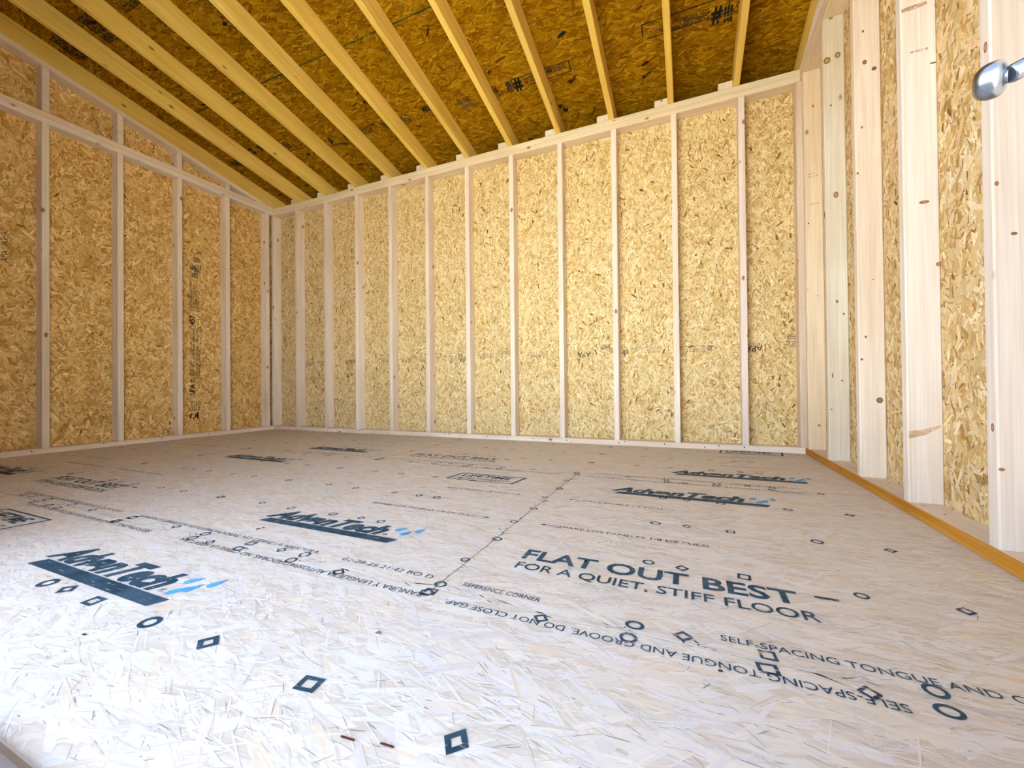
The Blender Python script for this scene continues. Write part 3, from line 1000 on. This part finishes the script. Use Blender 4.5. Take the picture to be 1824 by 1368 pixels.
def rbox(u0, u1, y0, y1, t=.006):
    v0, v1 = sorted((rv(y0), rv(y1)))
    flat('printed_frame', roof_at((u0 + u1) / 2, v0), FC, [[(u0, v0), (u1, v0), (u1, v0 + t), (u0, v0 + t)], [(u0, v1 - t), (u1, v1 - t), (u1, v1), (u0, v1)], [(u0, v0), (u0 + t * 1.3, v0), (u0 + t * 1.3, v1), (u0, v1)], [(u1 - t * 1.3, v0), (u1, v0), (u1, v1), (u1 - t * 1.3, v1)]], M['stamp'])


def rblob(u, y, a, b, ang=0.0, seed=0):
    q = random.Random(seed)
    pts = []
    for k in range(11):
        t = 2 * math.pi * k / 11
        r = q.uniform(.65, 1.15)
        pu, pv = a * r * math.cos(t), b * r * math.sin(t)
        pts.append((u + pu * math.cos(ang) - pv * math.sin(ang), rv(y) + pu * math.sin(ang) + pv * math.cos(ang)))
    flat('ink_blot', roof_at(u, rv(y)), FC, [pts], M['stamp'])


rbox(-1.125, -.70, 2.62, 2.70)
rtext('RATED SHEATHING', -1.03, 2.655, .014, .20)
rtext('EXPOSURE 1', -1.03, 2.68, .012, .16)
rtext('SIZED FOR SPACING', -.86, 2.645, .012, .13)
rtext('THIS SIDE DOWN', -.86, 2.665, .012, .13)
rtext('#', -1.115, 2.69, .06, .06, bold=.03)
rtext('III', -1.17, 2.665, .03, .035, bold=.03)
rtext('III', -1.17, 2.705, .03, .035, bold=.02)
rbox(-.235, .245, 2.555, 2.655)
rtext('SIZED FOR SPACING', -.07 + .21, 2.59, .012, .20, flip=True)
rtext('EXPOSURE 1', -.07 + .21, 2.61, .012, .16, flip=True)
rtext('RATED SHEATHING', -.07 + .21, 2.63, .014, .22, flip=True)
rtext('#', .21, 2.60, .06, .06, bold=.02, flip=True)
rtext('III', .262, 2.61, .04, .045, bold=.03, flip=True)
rtext('III', .262, 2.655, .03, .045, bold=.03, flip=True)
rtext('RATED', -.215, 2.62, .012, .10, bold=.0, mat='stamp_faint', flip=False)
rtext('7/16', -1.31, 2.665, .03, .07, bold=.03)
rtext('24/16', -1.29, 2.69, .012, .08)
rtext('EXPO', -1.27, 2.71, .012, .06)
rtext('11-3-25', -1.56, 2.655, .016, .09)
rtext('RATED SPAN', -1.60, 2.675, .013, .13)
rtext('MILL 439', -1.56, 2.70, .013, .10, 'stamp_faint')
rtext('PS 2', -1.55, 2.72, .013, .09, 'stamp_faint')
rtext('MILL', -1.87, 2.64, .03, .07, bold=.03)
rtext('RATED', -2.11, 2.645, .022, .10, bold=.02)
rtext('APA 24', -2.11, 2.675, .022, .10, bold=.02)
rtext('PS 2', -2.10, 2.70, .018, .08)
for k, w in enumerate((.15, .12, .14, .11)):
    rtext('SIZED FOR SPACING'[:14 - k], -2.30 + .01 * k, 2.63 + .017 * k, .011, w)
for k, w in enumerate((.17, .13, .14)):
    rtext('RATED SHEATHING', -2.50 - .01 * k, 2.612 + .02 * k, .012, w)
for k, w in enumerate((.12, .10, .09)):
    rtext('EXPOSURE 1', -2.68, 2.62 + .022 * k, .012, w)
rtext('A', -2.86, 2.655, .055, .06, bold=.04)
rtext('RATED 24/16', -2.88, 2.685, .015, .15, bold=.02)
# stamps between the rafters at the near left
for (u, y) in ((-4.02, 1.42), (-3.64, 1.42)):
    for k in range(6):
        rtext(('SIZED FOR', 'SPACING', 'RATED', 'PANEL', '24/16', 'EXPO 1')[k], u, y - .09 + .028 * k, .017, (.15, .12, .16, .12, .10, .14)[k], bold=.03)
rtext('RATED SHEATHING', -3.26, 1.40, .022, .16, bold=.03)
rtext('EXPOSURE 1', -3.26, 1.34, .03, .13, bold=.04)
rtext('I', -3.08, 1.40, .03, .02, bold=.03)
rtext('24', -3.0, 1.30, .05, .10, bold=.05)
rtext('RATED', -3.72, 2.50, .035, .10, bold=.05)
rtext('MILL', -3.55, 2.50, .04, .12, bold=.06)
rtext('PANEL', -4.02, 2.56, .04, .14, bold=.06)
rbox(-3.31, -3.20, 2.47, 2.60)
rtext('III', -3.29, 2.56, .05, .06, bold=.01)
for q, (u, y, a, b_, g) in enumerate(((-.699, 2.45, .035, .015, .4), (-.23, 2.892, .04, .014, .35), (-.845, 2.94, .02, .03, .2), (-1.24, 2.523, .02, .012, .5), (-3.35, 2.62, .03, .014, .2), (-3.17, 2.68, .022, .016, 0), (-2.713, 1.668, .02, .014, 0), (-2.69, 1.64, .012, .012, 0), (-3.61, 1.682, .02, .006, 0), (-3.55, 1.70, .013, .012, 0), (-.82, 2.98, .02, .02, 0))):
    rblob(u, y, a, b_, g, q)
# green-painted joint between the two courses of roof sheets
q = random.Random(3)
pl, u = [], OXL + .1
while u < OXR:
    w = q.uniform(.04, .12)
    t0, t1 = q.uniform(.004, .009), q.uniform(.003, .008)
    pl.append([(u, seam_v - t0), (u + w, seam_v - t1), (u + w, seam_v + t1 * .6), (u, seam_v + t0 * .6)])
    u += w
flat('painted_joint', ceiling, FC, pl, M['green_line'], label='ragged dark green painted joint line')

# ------------------------------------------------------------------ knots and stamps on the near studs (their wide faces look at the door)
def stud_face(y):
    return frame((XR, y, 0), (1, 0, 0), (0, 0, 1))


def stud_edge(y):
    return frame((XR, y + T, 0), (0, -1, 0), (0, 0, 1))


def S(i):
    return right_studs[i]


def pin(i, u, z, ru, rv_, tn=(1, 1, 1), ang=0.0, edge=False):
    f = stud_edge(right_y[i]) if edge else stud_face(right_y[i])
    tn = (tn[0] * .75, tn[1] * .95, tn[2] * 1.1)
    knot(S(i), f, u, z, ru, rv_ * (1.45 if i <= 3 and rv_ > .0035 else 1), ang, tn)


KN = []
def ray_px(u_, v_):
    a, b = (u_ - 912) / F_PX, (684 - v_) / F_PX
    d = r2 * a + u2 * b + fw
    return d


def face_px(i, u_, v_):
    """where the line of sight of a photograph point meets the wide face of stud i (used once, to read off the knots' places)"""
    d = ray_px(u_, v_)
    t = right_y[i] / d.y
    return d.x * t - XR, CAM_Z + d.z * t


for i, px, py, rw, rh, tn in (
        (1, 1473, 108, .016, .013, (1.6, 1.7, 1.3)), (1, 1492, 98, .013, .012, (1.5, 1.7, 1.3)), (1, 1489, 347, .011, .012, (1.7, 1.5, 1.4)), (1, 1480, 188, .004, .004, (.5, .5, .5)),
        (1, 1491, 537, .006, .006, (1.2, 1.1, 1)), (1, 1503, 559, .005, .004, (.8, .7, .6)), (1, 1483, 669, .003, .010, (1, .9, .9)), (1, 1500, 678, .004, .004, (.8, .8, .8)), (1, 1481, 729, .005, .003, (.6, .6, .7)),
        (2, 1540, 111, .008, .007, (1, 1, 1)), (2, 1557, 122, .009, .006, (.8, .8, .7)), (2, 1537, 56, .004, .004, (.8, .7, .6)), (2, 1535, 227, .004, .004, (1, .9, .9)), (2, 1527, 309, .004, .004, (.9, .8, .8)), (2, 1567, 713, .012, .009, (1, 1, 1)),
        (2, 1535, 640, .004, .004, (.6, .5, .5)), (2, 1542, 600, .004, .004, (.9, .7, .6)), (2, 1555, 498, .003, .003, (1, .9, .9)),
        (3, 1646, 360, .014, .004, (1.5, 1.2, 1.1)), (3, 1662, 112, .009, .003, (1, .8, .7)), (3, 1676, 470, .008, .005, (1.6, 1.3, 1.1)),
        (4, 1775, 327, .004, .006, (1.3, .9, .8)), (4, 1806, 416, .006, .004, (1.0, .7, .7)), (4, 1779, 836, .006, .004, (1.4, 1.1, 1.1)),
        (0, 1448, 189, .008, .006, (2, 1.8, 1.5)), (0, 1440, 398, .004, .004, (.7, .6, .5)), (0, 1459, 758, .008, .006, (1.9, 1.6, 1.5)), (0, 1456, 527, .003, .003, (.9, .8, .8)), (0, 1438, 516, .003, .003, (.7, .6, .6))):
    u_, z_ = face_px(i, px, py)
    pin(i, min(max(u_, .006), W - .006), z_, rw, rh, tn)
pin(4, T * .62, CAM_Z + (684 - 285) / F_PX * right_y[4] * 1.10, .007, .014, (1.7, 1.4, 1.5), edge=True)
pin(4, T * .62, CAM_Z + (684 - 737) / F_PX * right_y[4] * 1.10, .006, .011, (1.5, 1.3, 1.4), edge=True)
# brown streaks across the fourth stud
for (pts) in (((1616, 768), (1645, 765), (1676, 757), (1676, 761), (1648, 775), (1617, 781)), ((1601, 18), (1625, 10), (1650, 2), (1652, 7), (1630, 16), (1602, 25))):
    pl = []
    for a_, b_ in pts:
        u_, z_ = face_px(3, a_, b_)
        pl.append((min(max(u_, .002), W - .002), z_))
    flat('bark_streak', S(3), stud_face(right_y[3]), [pl], M['streak'] if 'streak' in M else M.setdefault('streak', ink_mat('bark_streak', (0.42, 0.26, 0.14), (0.66, 0.47, 0.30), .45, (40, 40, 200))), n=.0007)
for tx, i, px, py, ln in (('00 7622148', 3, 1621, 96, .044), ('KD-HT 2', 0, 1439, 312, .05), ('SPF 7748', 0, 1439, 317, .05), ('7622148', 0, 1442, 365, .045)):
    u_, z_ = face_px(i, px, py)
    write(tx, S(i), stud_face(right_y[i]), max(u_, .008), z_, .007, ln, M['stamp_faint'], .0, n=.0007, name='printed_lettering')

# nail heads along the plates
def nails(parent, mw, pts):
    vs, fs = [], []
    for u, v in pts:
        b0 = len(vs)
        vs += [(u + .0045 * math.cos(k * math.pi / 4), v + .0045 * math.sin(k * math.pi / 4), .0008) for k in range(8)]
        fs.append(tuple(range(b0, b0 + 8)))
    link('nail_heads', mesh('nails', vs, fs), parent, M['nail'], mw, kind='stuff')


q = random.Random(8)
nails(wall_back, frame((0, YB, 0), (1, 0, 0), (0, 0, 1)), [(x + q.uniform(-.1, .1), q.uniform(.010, .030)) for x in np.arange(XL + .1, XR - .1, .19)])
nails(wall_left, frame((XL, 0, 0), (0, 1, 0), (0, 0, 1)), [(y, q.uniform(.010, .030)) for y in np.arange(.5, 2.9, .37)])
nails(wall_right, frame((XR, 0, T), (1, 0, 0), (0, 1, 0)), [(q.uniform(.02, .06), y + q.uniform(-.05, .05)) for y in (1.70, 1.66, 2.03, 2.4)])

# ------------------------------------------------------------------ steel latch on the door jamb
CAMP = Vector((0, 0, CAM_Z))


def lathe(name, parent, p0, p1, prof, mat, seg=28, smooth=True):
    ax = (p1 - p0)
    ln = ax.length
    z = ax.normalized()
    x = z.orthogonal().normalized()
    y = z.cross(x)
    bm = bmesh.new()
    rings = []
    for t, r in prof:
        c = p0 + z * (t * ln)
        rings.append([bm.verts.new(c + (x * math.cos(2 * math.pi * k / seg) + y * math.sin(2 * math.pi * k / seg)) * r) for k in range(seg)])
    for a, b in zip(rings, rings[1:]):
        for k in range(seg):
            f = bm.faces.new((a[k], a[(k + 1) % seg], b[(k + 1) % seg], b[k]))
            f.smooth = smooth
    bm.faces.new(rings[0][::-1])
    bm.faces.new(rings[-1])
    bmesh.ops.recalc_face_normals(bm, faces=bm.faces[:])
    me = bpy.data.meshes.new(name)
    bm.to_mesh(me)
    bm.free()
    return link(name, me, parent, mat)


DIST = 0.216
tip = CAMP + ray_px(1736, 154).normalized() * (DIST + .0012)
end = CAMP + ray_px(1794.5, 134.5).normalized() * DIST
DEP = (end - CAMP).dot(fw)
axis = (end - tip)
handle = bpy.data.objects.new('door_handle', None)  # end of a door handle; its mount on the jamb is assumed
C.objects.link(handle)
handle.location = (OPX1, .17, end.z + .01)
PINV['door_handle'] = Matrix.Translation((-OPX1, -.17, -(end.z + .01)))
handle['label'] = 'polished steel latch with a barrel-shaped knob beside the nearest stud'
handle['category'] = 'handle'
PXM = DEP / F_PX
R = 31.0 * PXM
lathe('knob', handle, tip, end, [(0, R * .58), (.015, R * .64), (.10, R * .78), (.22, R * .905), (.38, R * .98), (.55, R), (.70, R * .985), (.82, R * .91), (.91, R * .77), (.965, R * .58), (1.0, R * .36)], M['steel'])
e2 = tip + axis * 1.05
e3 = Vector((OPX1 - .0005, e2.y + .001, e2.z + .014))
lathe('neck', handle, end - axis * .02, e2, [(0, R * .36), (.5, R * .34), (1, R * .36)], M['steel'])
nk = lathe('shank', handle, e2, e3, [(0, R * .44), (.02, R * .50), (.30, R * .50), (.42, R * .56), (.55, R * .72), (.70, R * .98), (.85, R * 1.3), (1, R * 1.7)], M['steel'])
side = (CAMP - e2).normalized()
av = (e3 - e2).normalized()
side = (side - av * side.dot(av)).normalized()
vdn = av.cross(side)
if vdn.z > 0:
    vdn = -vdn
hp = e2 + av * ((e3 - e2).length * .17)
dirr = (side * .93 + vdn * .37).normalized()
lathe('pin_hole', handle, hp + dirr * (R * .40), hp + dirr * (R * .515), [(0, R * .085), (1, R * .085)], M['hole'], 12)
lathe('rose_plate', handle, e3 - Vector((.0025, 0, 0)), e3, [(0, .017), (.5, .019), (1, .019)], M['steel'])
